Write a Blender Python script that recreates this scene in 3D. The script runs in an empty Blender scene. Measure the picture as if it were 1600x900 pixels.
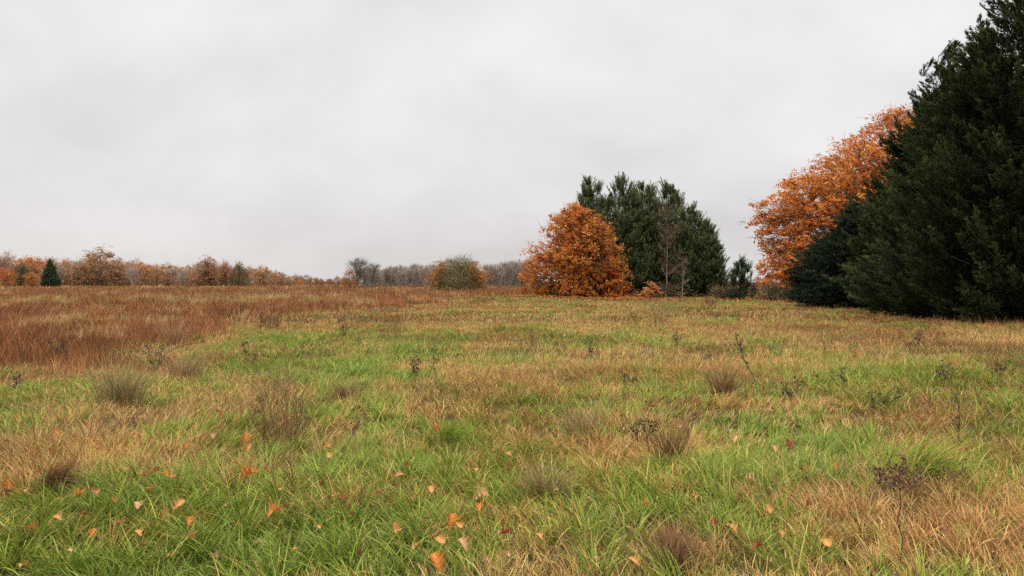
import bpy, math
import numpy as np

S = bpy.context.scene
COL = S.collection
R = math.radians
rng = np.random.default_rng(11)
EYE, FPX, HZ = 1.6, 1155.6, 440.0          # eye height in m, focal length and horizon row of a 1600 x 900 picture


def ground_y(py, z=0.0):
    """Distance of a point at height z that is seen at row py."""
    return FPX * (EYE - z) / (py - HZ)


def side(px, d):
    return (px - 800.0) / FPX * d


def rise(py, d):
    """Height of something seen at row py at distance d."""
    return EYE - (py - HZ) / FPX * d


# ------------------------------------------------------------------ noise
def _hash(ix, iy, s):
    n = (ix.astype(np.int64) * 374761393 + iy.astype(np.int64) * 668265263 + s * 1442695041) & 0xFFFFFFFF
    n = ((n ^ (n >> 13)) * 1274126177) & 0xFFFFFFFF
    return ((n ^ (n >> 16)) & 0xFFFF) / 65535.0


def noise(x, y, s=0):
    x = np.asarray(x, float); y = np.asarray(y, float)
    ix, iy = np.floor(x), np.floor(y)
    fx, fy = x - ix, y - iy
    fx = fx * fx * (3 - 2 * fx); fy = fy * fy * (3 - 2 * fy)
    a = _hash(ix, iy, s); b = _hash(ix + 1, iy, s); c = _hash(ix, iy + 1, s); d = _hash(ix + 1, iy + 1, s)
    return (a * (1 - fx) + b * fx) * (1 - fy) + (c * (1 - fx) + d * fx) * fy


def fbm(x, y, s=0):
    return 0.55 * noise(x, y, s) + 0.28 * noise(x * 2.1, y * 2.1, s + 1) + 0.17 * noise(x * 4.3, y * 4.3, s + 2)


def terrain(x, y):
    x = np.asarray(x, float); y = np.asarray(y, float)
    r = np.hypot(x, y)
    k = np.clip((r - 2) / 6, 0.25, 1)
    return (0.13 * (fbm(x / 1.7, y / 1.7, 5) - 0.5) + 0.30 * (noise(x / 11, y / 11, 9) - 0.5)) * k


# ------------------------------------------------------------------ meshes
class Buf:
    """Collects vertices, faces and a colour per vertex for ONE mesh."""
    def __init__(self):
        self.v, self.c, self.q, self.t, self.n = [], [], [], [], 0

    def add(self, v, c, quads=None, tris=None):
        v = np.asarray(v, np.float32).reshape(-1, 3)
        c = np.asarray(c, np.float32)
        if c.ndim == 1:
            c = np.tile(c, (len(v), 1))
        if quads is not None and len(quads):
            self.q.append(np.asarray(quads, np.int64).reshape(-1, 4) + self.n)
        if tris is not None and len(tris):
            self.t.append(np.asarray(tris, np.int64).reshape(-1, 3) + self.n)
        self.v.append(v); self.c.append(c); self.n += len(v)

    def tube(self, pts, radii, col, sides=5):
        pts = np.asarray(pts, float); radii = np.asarray(radii, float)
        d = np.gradient(pts, axis=0)
        d /= np.linalg.norm(d, axis=1, keepdims=True) + 1e-9
        up = np.where(np.abs(d[:, 2:3]) > 0.9, [[1.0, 0, 0]], [[0, 0, 1.0]])
        u = np.cross(d, up); u /= np.linalg.norm(u, axis=1, keepdims=True) + 1e-9
        w = np.cross(d, u)
        a = np.arange(sides) * 2 * math.pi / sides
        ring = (pts[:, None] + radii[:, None, None] * (np.cos(a)[None, :, None] * u[:, None] + np.sin(a)[None, :, None] * w[:, None]))
        n = len(pts)
        i = np.arange(n - 1)[:, None] * sides; j = np.arange(sides)[None]; k = (j + 1) % sides
        q = np.stack([i + j, i + k, i + sides + k, i + sides + j], -1)
        self.add(ring.reshape(-1, 3), np.tile(np.asarray(col, float), (n * sides, 1)), q)

    def blades(self, P, L, W, az, t0, t1, cb, ct, seg, twist=None):
        """Vectorised blades: P roots, L length, W width, az bearing, t0/t1 tilt from upright at root and tip, cb/ct colours."""
        N = len(P)
        if not N:
            return
        P = np.asarray(P, float)
        h = np.stack([np.cos(az), np.sin(az), np.zeros(N)], 1)
        tw = az + math.pi / 2 if twist is None else twist
        s = np.stack([np.cos(tw), np.sin(tw), np.zeros(N)], 1)
        cur = P.copy(); V = []; C = []
        for i in range(seg + 1):
            f = i / seg
            col = cb * (1 - f) + ct * f
            if i == seg:
                V.append(cur[:, None]); C.append(col[:, None])
            else:
                w = (W * (1 - f ** 1.7) * 0.5)[:, None] * s
                V.append(np.stack([cur - w, cur + w], 1)); C.append(np.repeat(col[:, None], 2, 1))
                a = t0 + (t1 - t0) * ((i + 0.5) / seg)
                cur = cur + (L / seg)[:, None] * (np.sin(a)[:, None] * h + np.cos(a)[:, None] * np.array([0, 0, 1.0]))
        V = np.concatenate(V, 1); C = np.concatenate(C, 1)
        m = 2 * seg + 1
        b = (np.arange(N) * m)[:, None]
        q = [b + np.array([[2 * i, 2 * i + 1, 2 * i + 3, 2 * i + 2]]) for i in range(seg - 1)]
        t = b + np.array([[2 * seg - 2, 2 * seg - 1, 2 * seg]])
        self.add(V.reshape(-1, 3), C.reshape(-1, 3), np.concatenate(q) if q else None, t)

    def flakes(self, P, size, normal, col, aspect=0.6, along=None):
        """Leaf-sized kite faces at P, facing `normal`."""
        N = len(P)
        n = normal / (np.linalg.norm(normal, axis=1, keepdims=True) + 1e-9)
        r = rng.normal(size=(N, 3)) if along is None else along
        u = r - (r * n).sum(1, keepdims=True) * n
        u /= np.linalg.norm(u, axis=1, keepdims=True) + 1e-9
        w = np.cross(n, u)
        s = np.asarray(size)[:, None]
        bend = n * s * 0.12
        V = np.stack([P - u * s * 0.5, P + w * s * aspect * 0.5 + bend, P + u * s * 0.5, P - w * s * aspect * 0.5 + bend], 1)
        self.add(V.reshape(-1, 3), np.repeat(col, 4, 0), (np.arange(N) * 4)[:, None] + np.arange(4))

    def needles(self, P, tip, W, col):
        """Thin triangles from P to tip."""
        N = len(P)
        d = tip - P
        s = np.cross(d, rng.normal(size=(N, 3)))
        s /= np.linalg.norm(s, axis=1, keepdims=True) + 1e-9
        w = np.asarray(W)[:, None] * s * 0.5
        V = np.stack([P - w, P + w, tip], 1)
        self.add(V.reshape(-1, 3), np.repeat(col, 3, 0), None, (np.arange(N) * 3)[:, None] + np.arange(3))

    def mesh(self, name, mat, smooth=False):
        me = bpy.data.meshes.new(name)
        v = np.concatenate(self.v).astype(np.float32)
        c = np.concatenate(self.c).astype(np.float32)
        q = np.concatenate(self.q) if self.q else np.zeros((0, 4), np.int64)
        t = np.concatenate(self.t) if self.t else np.zeros((0, 3), np.int64)
        me.vertices.add(len(v)); me.vertices.foreach_set("co", v.ravel())
        me.loops.add(q.size + t.size)
        me.loops.foreach_set("vertex_index", np.concatenate([q.ravel(), t.ravel()]).astype(np.int32))
        me.polygons.add(len(q) + len(t))
        st = np.concatenate([np.arange(len(q)) * 4, q.size + np.arange(len(t)) * 3]).astype(np.int32)
        me.polygons.foreach_set("loop_start", st)
        if smooth:
            me.polygons.foreach_set("use_smooth", np.ones(len(st), bool))
        a = me.attributes.new("tint", "FLOAT_COLOR", "POINT")
        a.data.foreach_set("color", np.concatenate([c, np.ones((len(c), 1), np.float32)], 1).ravel())
        me.update(calc_edges=True)
        me.materials.append(mat)
        return me


def obj(name, buf, mat, parent=None, smooth=False):
    me = buf if isinstance(buf, bpy.types.Mesh) else buf.mesh(name, mat, smooth)
    o = bpy.data.objects.new(name, me)
    COL.objects.link(o)
    if parent is not None:
        o.parent = parent
    return o


def tag(o, label=None, cat=None, group=None, kind=None):
    for k, v in (("label", label), ("category", cat), ("group", group), ("kind", kind)):
        if v:
            o[k] = v
    return o


def thing(name, label, cat, loc, group=None):
    o = bpy.data.objects.new(name, None)
    o.empty_display_size = 0.3
    COL.objects.link(o)
    o.location = loc
    return tag(o, label, cat, group)


def copy_tree(root, loc, rz, sc, label, group=None, tint=None):
    r = root.copy(); COL.objects.link(r)
    r.location = loc; r.rotation_euler = (0, 0, rz); r.scale = sc
    r["label"] = label
    if group:
        r["group"] = group
    for ch in list(root.children):
        c = ch.copy(); COL.objects.link(c); c.parent = r
        if tint:
            c.color = tint
    return r


# ------------------------------------------------------------------ materials
def leafy(name, translucency=0.3, rough=0.55, spec=0.25, object_tint=False, bump=0.0, spread=.14):
    m = bpy.data.materials.new(name); m.use_nodes = True
    nt = m.node_tree; nt.nodes.clear()
    N = nt.nodes.new; K = nt.links.new
    out = N("ShaderNodeOutputMaterial"); at = N("ShaderNodeAttribute"); at.attribute_name = "tint"
    col = at.outputs["Color"]
    geo = N("ShaderNodeNewGeometry")
    hs = N("ShaderNodeHueSaturation")
    mr = N("ShaderNodeMapRange"); mr.inputs["To Min"].default_value = 1 - spread * 1.2; mr.inputs["To Max"].default_value = 1 + spread
    K(geo.outputs["Random Per Island"], mr.inputs["Value"]); K(mr.outputs[0], hs.inputs["Value"]); K(col, hs.inputs["Color"])
    col = hs.outputs["Color"]
    if object_tint:
        oi = N("ShaderNodeObjectInfo"); mx = N("ShaderNodeMix"); mx.data_type = "RGBA"; mx.blend_type = "MULTIPLY"; mx.inputs[0].default_value = 1.0
        K(col, mx.inputs[6]); K(oi.outputs["Color"], mx.inputs[7]); col = mx.outputs[2]
    p = N("ShaderNodeBsdfPrincipled"); p.inputs["Roughness"].default_value = rough; p.inputs["Specular IOR Level"].default_value = spec
    K(col, p.inputs["Base Color"])
    if translucency:
        tr = N("ShaderNodeBsdfTranslucent"); mix = N("ShaderNodeMixShader"); mix.inputs[0].default_value = translucency
        K(col, tr.inputs["Color"]); K(p.outputs[0], mix.inputs[1]); K(tr.outputs[0], mix.inputs[2]); K(mix.outputs[0], out.inputs[0])
    else:
        if bump:
            nz = N("ShaderNodeTexNoise"); nz.inputs["Scale"].default_value = 14.0; nz.inputs["Detail"].default_value = 6
            b = N("ShaderNodeBump"); b.inputs["Strength"].default_value = bump; K(nz.outputs[0], b.inputs["Height"]); K(b.outputs[0], p.inputs["Normal"])
        K(p.outputs[0], out.inputs[0])
    return m


M_GRASS = leafy("grass_blade", 0.16, 0.6, 0.10, spread=.34)
M_DRY = leafy("dry_stalk", 0.10, 0.85, 0.04, spread=.34)
M_OAK = leafy("autumn_leaf", 0.35, 0.7, 0.08, True)
M_NEEDLE = leafy("needle_foliage", 0.12, 0.8, 0.04, True)
M_TWIG = leafy("bare_twig", 0.0, 0.8, 0.1, True)
M_BARK = leafy("bark", 0.0, 0.9, 0.1, True, bump=0.6)
M_LEAF = leafy("fallen_leaf", 0.2, 0.75, 0.1)


def ground_material():
    m = bpy.data.materials.new("meadow_soil"); m.use_nodes = True
    nt = m.node_tree; p = nt.nodes["Principled BSDF"]; N = nt.nodes.new; K = nt.links.new
    tc = N("ShaderNodeNewGeometry")
    n1 = N("ShaderNodeTexNoise"); n1.inputs["Scale"].default_value = 0.35; n1.inputs["Detail"].default_value = 8
    n2 = N("ShaderNodeTexNoise"); n2.inputs["Scale"].default_value = 9.0; n2.inputs["Detail"].default_value = 5
    K(tc.outputs["Position"], n1.inputs["Vector"]); K(tc.outputs["Position"], n2.inputs["Vector"])
    r1 = N("ShaderNodeValToRGB"); r1.color_ramp.elements[0].position = 0.35; r1.color_ramp.elements[1].position = 0.65
    r1.color_ramp.elements[0].color = (0.045, 0.042, 0.016, 1); r1.color_ramp.elements[1].color = (0.075, 0.05, 0.024, 1)
    r2 = N("ShaderNodeValToRGB"); r2.color_ramp.elements[0].position = 0.3; r2.color_ramp.elements[1].position = 0.7
    r2.color_ramp.elements[0].color = (0.45, 0.45, 0.45, 1); r2.color_ramp.elements[1].color = (1.2, 1.2, 1.2, 1)
    mx = N("ShaderNodeMix"); mx.data_type = "RGBA"; mx.blend_type = "MULTIPLY"; mx.inputs[0].default_value = 1
    K(n1.outputs[0], r1.inputs[0]); K(n2.outputs[0], r2.inputs[0]); K(r1.outputs[0], mx.inputs[6]); K(r2.outputs[0], mx.inputs[7])
    K(mx.outputs[2], p.inputs["Base Color"]); p.inputs["Roughness"].default_value = 0.95; p.inputs["Specular IOR Level"].default_value = 0.05
    b = N("ShaderNodeBump"); b.inputs["Strength"].default_value = 0.8; K(n2.outputs[0], b.inputs["Height"]); K(b.outputs[0], p.inputs["Normal"])
    return m


# ------------------------------------------------------------------ ground
def build_ground():
    def axis(lim):
        a = np.concatenate([np.arange(0, 12, 0.4), np.geomspace(12, lim, 70)])
        return np.concatenate([-a[:0:-1], a])
    X = axis(1500.0); Y = axis(1500.0)
    gx, gy = np.meshgrid(X, Y, indexing="ij")
    gz = terrain(gx, gy) * np.clip(1.5 - np.hypot(gx, gy) / 400, 0, 1)
    b = Buf(); nx, ny = len(X), len(Y)
    i = np.arange(nx - 1)[:, None] * ny; j = np.arange(ny - 1)[None]
    q = np.stack([i + j, i + ny + j, i + ny + j + 1, i + j + 1], -1)
    b.add(np.stack([gx, gy, gz], -1).reshape(-1, 3), np.array([0.1, 0.1, 0.03]), q)
    tag(obj("ground", b, ground_material(), smooth=True), kind="structure")


build_ground()


# ------------------------------------------------------------------ where the meadow is green, straw, brown or rust (in plan)
def patch(px, py, rx, ry):
    """An ellipse on the ground: centre and half-axes in metres."""
    y0, y1 = ground_y(py - ry if py - ry > 452 else 452), ground_y(py + ry)
    yc, ryd = (y0 + y1) / 2, (y0 - y1) / 2
    return side(px, yc), yc, rx / FPX * yc, ryd


GREEN = [patch(*a[:4]) + (a[4],) for a in [
    (330, 560, 90, 22, .8), (470, 525, 120, 14, .7), (430, 590, 70, 28, .5), (560, 640, 70, 55, .5), (640, 730, 110, 50, .4), (570, 545, 90, 18, .3), (530, 620, 60, 45, .75), (610, 670, 75, 30, .85),
    (200, 865, 400, 80, 1.3), (70, 625, 120, 35, .5), (660, 870, 260, 75, 1.15), (840, 650, 110, 30, .35), (900, 800, 170, 70, .65), (470, 790, 120, 50, .5), (590, 610, 60, 75, .75),
    (1190, 715, 130, 60, .7), (1240, 610, 90, 26, .5), (1450, 600, 120, 28, .4), (1510, 640, 80, 30, .5), (1150, 475, 34, 7, 1.0),
    (750, 473, 110, 9, .45), (1330, 770, 130, 50, .45), (310, 720, 200, 50, .4), (700, 745, 120, 40, .35), (1110, 800, 150, 70, .65)]]
BROWN = [patch(*a[:4]) + (a[4],) for a in [
    (190, 590, 120, 32, .8), (300, 585, 80, 25, .6), (60, 725, 110, 55, .7), (1490, 860, 190, 60, 1.0), (1050, 880, 70, 40, .9),
    (1565, 575, 70, 45, .9), (1390, 680, 130, 45, .55), (1130, 600, 110, 35, .5), (520, 720, 60, 40, .5), (860, 590, 200, 28, .45),
    (960, 700, 70, 35, .45), (1430, 512, 280, 24, .95), (1330, 545, 220, 18, .5), (980, 470, 150, 10, .8), (1180, 520, 160, 14, .3), (640, 505, 110, 12, .5), (420, 650, 80, 40, .4)]]
_bx = np.array([-400, 0, 140, 260, 330, 400, 520, 640, 820, 900, 3000.])
_by = np.array([592, 569, 564, 541, 521, 505, 488, 478, 464, 457, 455.])


def zone(x, y):
    """(green, brown, rust) weights of points on the meadow."""
    g = np.zeros_like(x); b = np.zeros_like(x)
    jx = x + 1.1 * (noise(x / 1.3, y / 1.3, 31) - .5); jy = y + 1.6 * (noise(x / 1.3, y / 1.3, 32) - .5)
    for L, acc in ((GREEN, g), (BROWN, b)):
        for cx, cy, rx, ry, s in L:
            acc += s * np.exp(-(((jx - cx) / rx) ** 2 + ((jy - cy) / ry) ** 2) * 1.1)
    px = 800 + x / y * FPX
    edge = np.interp(px, _bx, _by)
    ye = ground_y(edge)
    red = np.clip((y / ye - 1.0) * 2.3 + 1.3 * (fbm(x / 1.9, y / 3.2, 41) - .45) + .16, 0, 1)
    return np.clip(g, 0, 1), np.clip(b, 0, 1), red


def pick(pal, n, jitter=0.09):
    pal = np.asarray(pal, float)
    c = pal[rng.integers(0, len(pal), n)]
    return np.clip(c * (1 + jitter * rng.normal(size=(n, 1))) * (1 + 0.05 * rng.normal(size=(n, 3))), 0.004, 0.85)


P_GREEN = [(.14, .235, .027), (.185, .285, .033), (.10, .18, .024), (.25, .32, .042), (.30, .31, .055), (.18, .25, .045)]
P_STRAW = [(.50, .33, .11), (.41, .26, .085), (.58, .42, .18), (.37, .26, .075), (.36, .32, .075), (.45, .24, .08)]
P_BROWN = [(.33, .17, .07), (.42, .22, .085), (.25, .13, .055), (.48, .29, .12)]
P_RUST = [(.31, .115, .048), (.38, .155, .06), (.19, .075, .036), (.42, .215, .085), (.31, .13, .055), (.07, .042, .028), (.25, .10, .046)]
P_PALE = [(.52, .33, .15), (.45, .26, .12), (.58, .44, .21), (.42, .36, .13)]


def clump_field(d0, d1, per_m2, clump_r, blades_per, loose=0.16, margin=2.5):
    """Roots of blades gathered in clumps over the part of the meadow between two distances."""
    half = 0.70
    area = half * (d1 * d1 - d0 * d0) + 2 * margin * (d1 - d0)
    n = int(area * per_m2)

    def spread(k):
        y = np.sqrt(rng.uniform(d0 * d0, d1 * d1, k * 2))
        x = rng.uniform(-1, 1, k * 2) * (half * d1 + margin)
        ok = np.abs(x) < half * y + margin
        return x[ok][:k], y[ok][:k]
    nc = max(1, int(n / blades_per))
    cx, cy = spread(nc); nc = len(cx)
    idx = rng.integers(0, nc, int(n * (1 - loose)))
    rr = clump_r * (0.5 + noise(cx, cy, 77))[idx] * np.abs(rng.normal(size=len(idx))) * .8
    aa = rng.uniform(0, 2 * math.pi, len(idx))
    lx, ly = spread(int(n * loose))
    x = np.concatenate([cx[idx] + rr * np.cos(aa), lx]); y = np.concatenate([cy[idx] + rr * np.sin(aa), ly])
    az = np.concatenate([aa, rng.uniform(0, 2 * math.pi, len(lx))])
    out = np.concatenate([np.clip(rr / clump_r, 0, 1.3), np.full(len(lx), .5)])
    # the clump's own dice, so that a clump is green or dry as one
    dice = np.concatenate([rng.uniform(size=nc)[idx], rng.uniform(size=len(lx))])
    tall = np.concatenate([rng.lognormal(0, .36, nc)[idx], np.ones(len(lx))])
    sx = np.concatenate([cx[idx], lx]); sy = np.concatenate([cy[idx], ly])
    return x, y, az, out, dice, tall, sx, sy


green_b, straw_b, weed_b = Buf(), Buf(), Buf()


def sow(d0, d1, per_m2, clump_r, blades_per, width, seg, h_k=1.0, split=(0, 1)):
    x, y, az, out, dice, tall, sx, sy = clump_field(d0, d1, per_m2, clump_r, blades_per)
    y = np.maximum(y, 1.0)
    g, b, red = zone(sx, np.maximum(sy, 1.0))
    n = len(x)
    far = np.clip((sy - 10) / 30, 0, 1)
    d2 = np.clip(dice + rng.normal(size=n) * .06, 0, 1)
    big = (fbm(sx / 3.1, sy / 3.6, 51) - .5) * 1.1 + far * (fbm(sx / 9, sy / 16, 52) - .55) * 1.3
    near = np.exp(-((sy / ground_y(np.interp(800 + sx / sy * FPX, _bx, _by)) - .86) / .22) ** 2)
    pg = np.clip(0.32 + 0.70 * g - 0.50 * b + big + .7 * (noise(sx / .75, sy / .75, 54) - .5) - .3 * near, .04, .96) * (1 - 0.9 * red)
    is_red = rng.uniform(size=n) < red * 0.9
    is_g = (~is_red) & (d2 < pg)
    is_b = (~is_red) & (~is_g) & (rng.uniform(size=n) < .35 + .5 * b + .30 * near + far * .8 * np.clip(fbm(sx / 5, sy / 9, 53) - .5, 0, 1))
    is_s = ~(is_red | is_g | is_b)
    # the rust field: pale straw bands and green-yellow islands run through it
    py = HZ + FPX * EYE / np.maximum(sy, 1); px = 800 + sx / sy * FPX
    pale = np.exp(-((py - 474 + (px - 200) * .012) / 9) ** 2) * np.clip(1.3 - px / 600, 0, 1) * .6 + np.clip((458 - py) / 20, 0, .2)
    isle = np.clip(pale + 2.0 * (fbm(sx / 3.2, sy / 7, 61) - .5) + 1.2 * (noise(sx / .9, sy / 1.2, 62) - .5) - .10, 0.02, .8)
    is_pale = is_red & (np.clip(dice * .75 + rng.uniform(size=n) * .25, 0, 1) < isle)
    cb = np.empty((n, 3))
    for mask, pal in ((is_g, P_GREEN), (is_s, P_STRAW), (is_b, P_BROWN), (is_red & ~is_pale, P_RUST), (is_pale, P_PALE)):
        cb[mask] = pick(pal, int(mask.sum()))
    rb = is_b & (sy > 22) & (rng.uniform(size=n) < .55)
    cb[rb] = pick(P_RUST, int(rb.sum()))
    hue = (noise(sx / .9, sy / .9, 71) - .5)[:, None]
    cb *= 1 + hue * np.array([.35, .22, .15])
    cb[is_red] *= (.45 + 1.1 * fbm(sx / 1.3, sy / 2.2, 72))[is_red][:, None]
    dryt = rng.uniform(size=n)[:, None] ** 2.5
    ct = np.where(is_g[:, None], cb * (1 - .7 * dryt) + np.array([.50, .42, .12]) * .7 * dryt, cb * 1.08)
    lean_az = 2 * math.pi * noise(sx / 2.3, sy / 2.3, 81) - 1.0
    vx = np.cos(az) * out * .9 + np.cos(lean_az) * .38 + .10; vy = np.sin(az) * out * .9 + np.sin(lean_az) * .38
    vx += rng.normal(size=n) * .30; vy += rng.normal(size=n) * .30
    bear = np.arctan2(vy, vx); mag = np.clip(np.hypot(vx, vy), .2, 1.6)
    tall = np.clip(tall, .5, 2.0)
    wild = rng.uniform(size=n) < .03 * (1 - .8 * g)
    L = np.where(is_g, rng.uniform(.11, .23, n), np.where(is_red, rng.uniform(.17, .45, n), rng.uniform(.09, .22, n) * np.where(wild, 1.7, 1))) * tall * h_k
    L *= np.where(is_red, .75 + .6 * noise(sx / 2.1, sy / 2.1, 73), 1)
    W = np.where(wild & ~is_g, .6, 1) * np.where(is_g, rng.uniform(.85, 1.5, n), rng.uniform(.55, 1.05, n)) * width
    t0 = np.where(is_red, .12 + .22 * mag, np.where(is_g, .12 + .26 * mag, .14 + .30 * mag)) * rng.uniform(.5, 1.3, n)
    t1 = t0 + np.where(is_red, rng.uniform(0, .6, n), np.where(is_g, rng.uniform(.3, 1.5, n), rng.uniform(.3, 1.5, n)))
    P = np.stack([x, y, terrain(x, y) - .015], 1)
    tw = rng.uniform(0, 2 * math.pi, n)
    dry = (is_s | is_b)
    for mask, buf in ((is_g, green_b), (dry, straw_b), (is_red, weed_b)):
        buf.blades(P[mask], L[mask], W[mask], bear[mask], t0[mask], t1[mask], cb[mask], ct[mask], seg, tw[mask])


DENS = 1.0
sow(2.6, 7.0, 4700 * DENS, .075, 46, .0078, 4, .80)
sow(7.0, 14., 2200 * DENS, .09, 44, .0095, 3, .82)
sow(14., 28., 800 * DENS, .14, 40, .0140, 2, .85)
sow(28., 60., 240 * DENS, .26, 40, .026, 2, .95)
sow(60., 130., 48 * DENS, .7, 24, .055, 1, 1.1)
sow(130., 320., 5 * DENS, 1.4, 14, .16, 1, 1.2)
# seed heads: dark ones on the rust weeds, pale ones over the dry grass
for d0, d1, n, size in ((9, 22, 9000, .022), (22, 60, 16000, .05), (60, 130, 6000, .12)):
    y = np.sqrt(rng.uniform(d0 * d0, d1 * d1, n)); x = rng.uniform(-1, 1, n) * (y * .7 + 2)
    g, b, red = zone(x, y)
    k = (rng.uniform(size=n) < red) & (noise(x / 1.4, y / 2.2, 91) > .45)
    m = int(k.sum())
    P = np.stack([x[k], y[k], terrain(x[k], y[k]) + rng.uniform(.15, .5, m)], 1)
    weed_b.flakes(P, size * rng.uniform(.6, 1.6, m), rng.normal(size=(m, 3)), pick([(.07, .042, .028), (.11, .055, .035), (.16, .075, .045)], m), .55)
n = 9000
y = np.sqrt(rng.uniform(9, 14 ** 2, n)); x = rng.uniform(-1, 1, n) * (y * .7 + 1.5)
g, b, red = zone(x, y)
k = (red < .3) & (rng.uniform(size=n) < .18 + .5 * b - .3 * g) & (noise(x / .8, y / .8, 92) > .4)
m = int(k.sum())
P = np.stack([x[k], y[k], terrain(x[k], y[k]) + rng.uniform(.10, .26, m)], 1)
straw_b.flakes(P, rng.uniform(.015, .04, m), rng.normal(size=(m, 3)), pick([(.40, .27, .12), (.30, .18, .08), (.20, .12, .06)], m), .3, along=np.tile([.2, 0, 1.], (m, 1)) + rng.normal(size=(m, 3)) * .25)
# sparse brown stems standing in drifts above the grass
for d0, d1, n, wd, sg in ((5, 12, 3800, .005, 4), (12, 26, 5200, .009, 3), (26, 60, 5200, .018, 2)):
    y = np.sqrt(rng.uniform(d0 * d0, d1 * d1, n)); x = rng.uniform(-1, 1, n) * (y * .7 + 2)
    g, b, red = zone(x, y)
    k = (fbm(x / 2.0, y / 3.2, 93) + .25 * b - .22 * g > .525) & (red < .5)
    m = int(k.sum())
    c = pick(P_BROWN + P_RUST[:4], m)
    t0 = rng.uniform(.02, .35, m)
    straw_b.blades(np.stack([x[k], y[k], terrain(x[k], y[k])], 1), rng.uniform(.22, .5, m), np.full(m, wd), rng.uniform(0, 6.28, m), t0, t0 + rng.uniform(0, .5, m), c, c, sg, rng.uniform(0, 6.28, m))
tag(obj("meadow_grass", green_b, M_GRASS), "long green meadow grass growing in patches across the field", "grass", kind="stuff")
tag(obj("straw_grass", straw_b, M_DRY), "straw coloured dry grass mixed through the green meadow", "dry grass", kind="stuff")
tag(obj("rusty_weed_cover", weed_b, M_DRY), "rust red dead weeds covering the far side of the field", "dead weeds", kind="stuff")
print("blades verts", green_b.n, straw_b.n, weed_b.n)
del green_b, straw_b, weed_b


# ------------------------------------------------------------------ trees
def unit(v):
    return v / (np.linalg.norm(v, axis=-1, keepdims=True) + 1e-9)


def curve(a, b, sag, n=6, wob=0.03, r=None):
    r = r or rng
    t = np.linspace(0, 1, n)[:, None]
    ln = np.linalg.norm(np.asarray(b) - a)
    p = a * (1 - t) + b * t + np.array([0, 0, 1.0]) * sag * ln * (t * (1 - t)) * 4 * .5
    p[1:-1] += r.normal(size=(n - 2, 3)) * wob * ln
    return p


BARK = np.array([.075, .06, .045])


def leafy_tree(H, prof, Rad, n_clump, n_leaf, leaf, clump_r, pal, trunk_r, flat=.45, shell=.55, bare_top=0.0, gaps=.4, squash=(1, 1), twigs=3, low=0.04, limb_every=2, bumpk=.22, sprigs=0):
    """Broadleaf tree: trunk with limbs reaching to leaf clumps spread through an envelope. Returns (trunk buffer, crown buffer)."""
    tb, cb = Buf(), Buf()
    hs = np.array([p[0] for p in prof]); rs = np.array([p[1] for p in prof])
    tp = np.stack([np.zeros(8), np.zeros(8), np.linspace(0, H * .82, 8)], 1)
    tp[1:, :2] += np.cumsum(rng.normal(size=(7, 2)) * H * .008, 0)
    tb.tube(tp, trunk_r * np.linspace(1.15, .12, 8) ** .9, BARK, 8)
    cen = []
    off = rng.uniform(0, 99)
    while len(cen) < n_clump:
        f = rng.uniform(low, 1) ; r = np.interp(f, hs, rs)
        if rng.uniform() > (r + .06):
            continue
        a = rng.uniform(0, 2 * math.pi)
        k = rng.uniform(shell, 1) if rng.uniform() < .8 else rng.uniform(.15, shell)
        bump = 1 + bumpk * (fbm(np.array(a * 2.6 + off), np.array(f * 4.0), 3) - .5) * 2
        if noise(np.array(a * 3.4 + off), np.array(f * 5), 8) < gaps * rng.uniform(0, 1):
            continue
        cen.append((math.cos(a) * r * k * Rad * bump * squash[0], math.sin(a) * r * k * Rad * bump * squash[1], f * H))
    cen = np.array(cen)
    for c in cen[::limb_every]:
        zb = min(H * .8, max(H * .05, c[2] - rng.uniform(.25, .6) * np.hypot(c[0], c[1])))
        i = zb / (H * .82) * 7
        base = tp[int(i)] * (1 - i % 1) + tp[min(7, int(i) + 1)] * (i % 1)
        p = curve(base, c, -.12 if c[2] > zb else .1, 6, .035)
        r0 = min(.05, trunk_r * .2) * (1 - .6 * zb / H)
        tb.tube(p, np.linspace(r0, .012, 6), BARK * 1.1, 4)
        for _ in range(twigs):
            e = c + rng.normal(size=3) * clump_r * np.array([1, 1, flat])
            tb.tube(np.array([p[4], (c + e) / 2 + rng.normal(size=3) * .05 * clump_r, e]), [.018, .012, .005], BARK * 1.2, 3)
    # bare twig tips standing out of the crown
    for c in cen[rng.permutation(len(cen))[:sprigs]]:
        o = unit(c - np.array([0, 0, H * .3])) + np.array([0, 0, .45])
        e = c + unit(o + rng.normal(size=3) * .3) * rng.uniform(.6, 1.4)
        tb.tube(np.array([c, (c + e) / 2 + rng.normal(size=3) * .05, e]), [.02, .013, .005], BARK * 1.2, 3)
    N = n_clump * n_leaf
    idx = np.repeat(np.arange(n_clump), n_leaf)
    rr = (rng.uniform(.5, 1.45, n_clump)[idx])[:, None]
    o = rng.normal(size=(N, 3)) * .55
    # leaves sit in sprays: tight knots inside each clump
    knots = rng.normal(size=(n_clump, 9, 3)) * .6
    o = knots[idx, rng.integers(0, 9, N)] + rng.normal(size=(N, 3)) * .2
    P = cen[idx] + o * clump_r * rr * np.array([1, 1, flat])
    P[:, 2] = np.maximum(P[:, 2], .12)
    keep = rng.uniform(size=N) > bare_top * np.clip((P[:, 2] / H - .55) / .4, 0, 1)
    P = P[keep]; idx = idx[keep]; N = len(P)
    nrm = np.array([0, 0, 1.0]) * .7 + unit(P - np.array([0, 0, H * .35])) * .5 + rng.normal(size=(N, 3)) * .65
    ctint = (1 + rng.normal(size=(n_clump, 1)) * np.array([.17, .20, .18]) + rng.normal(size=(n_clump, 1)) * np.array([.02, .13, .16]))[idx]
    col = np.clip(pick(pal, N, .15) * ctint, .003, .8)
    cb.flakes(P, leaf * rng.uniform(.6, 1.35, N), nrm, col, .62)
    return tb, cb


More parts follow.
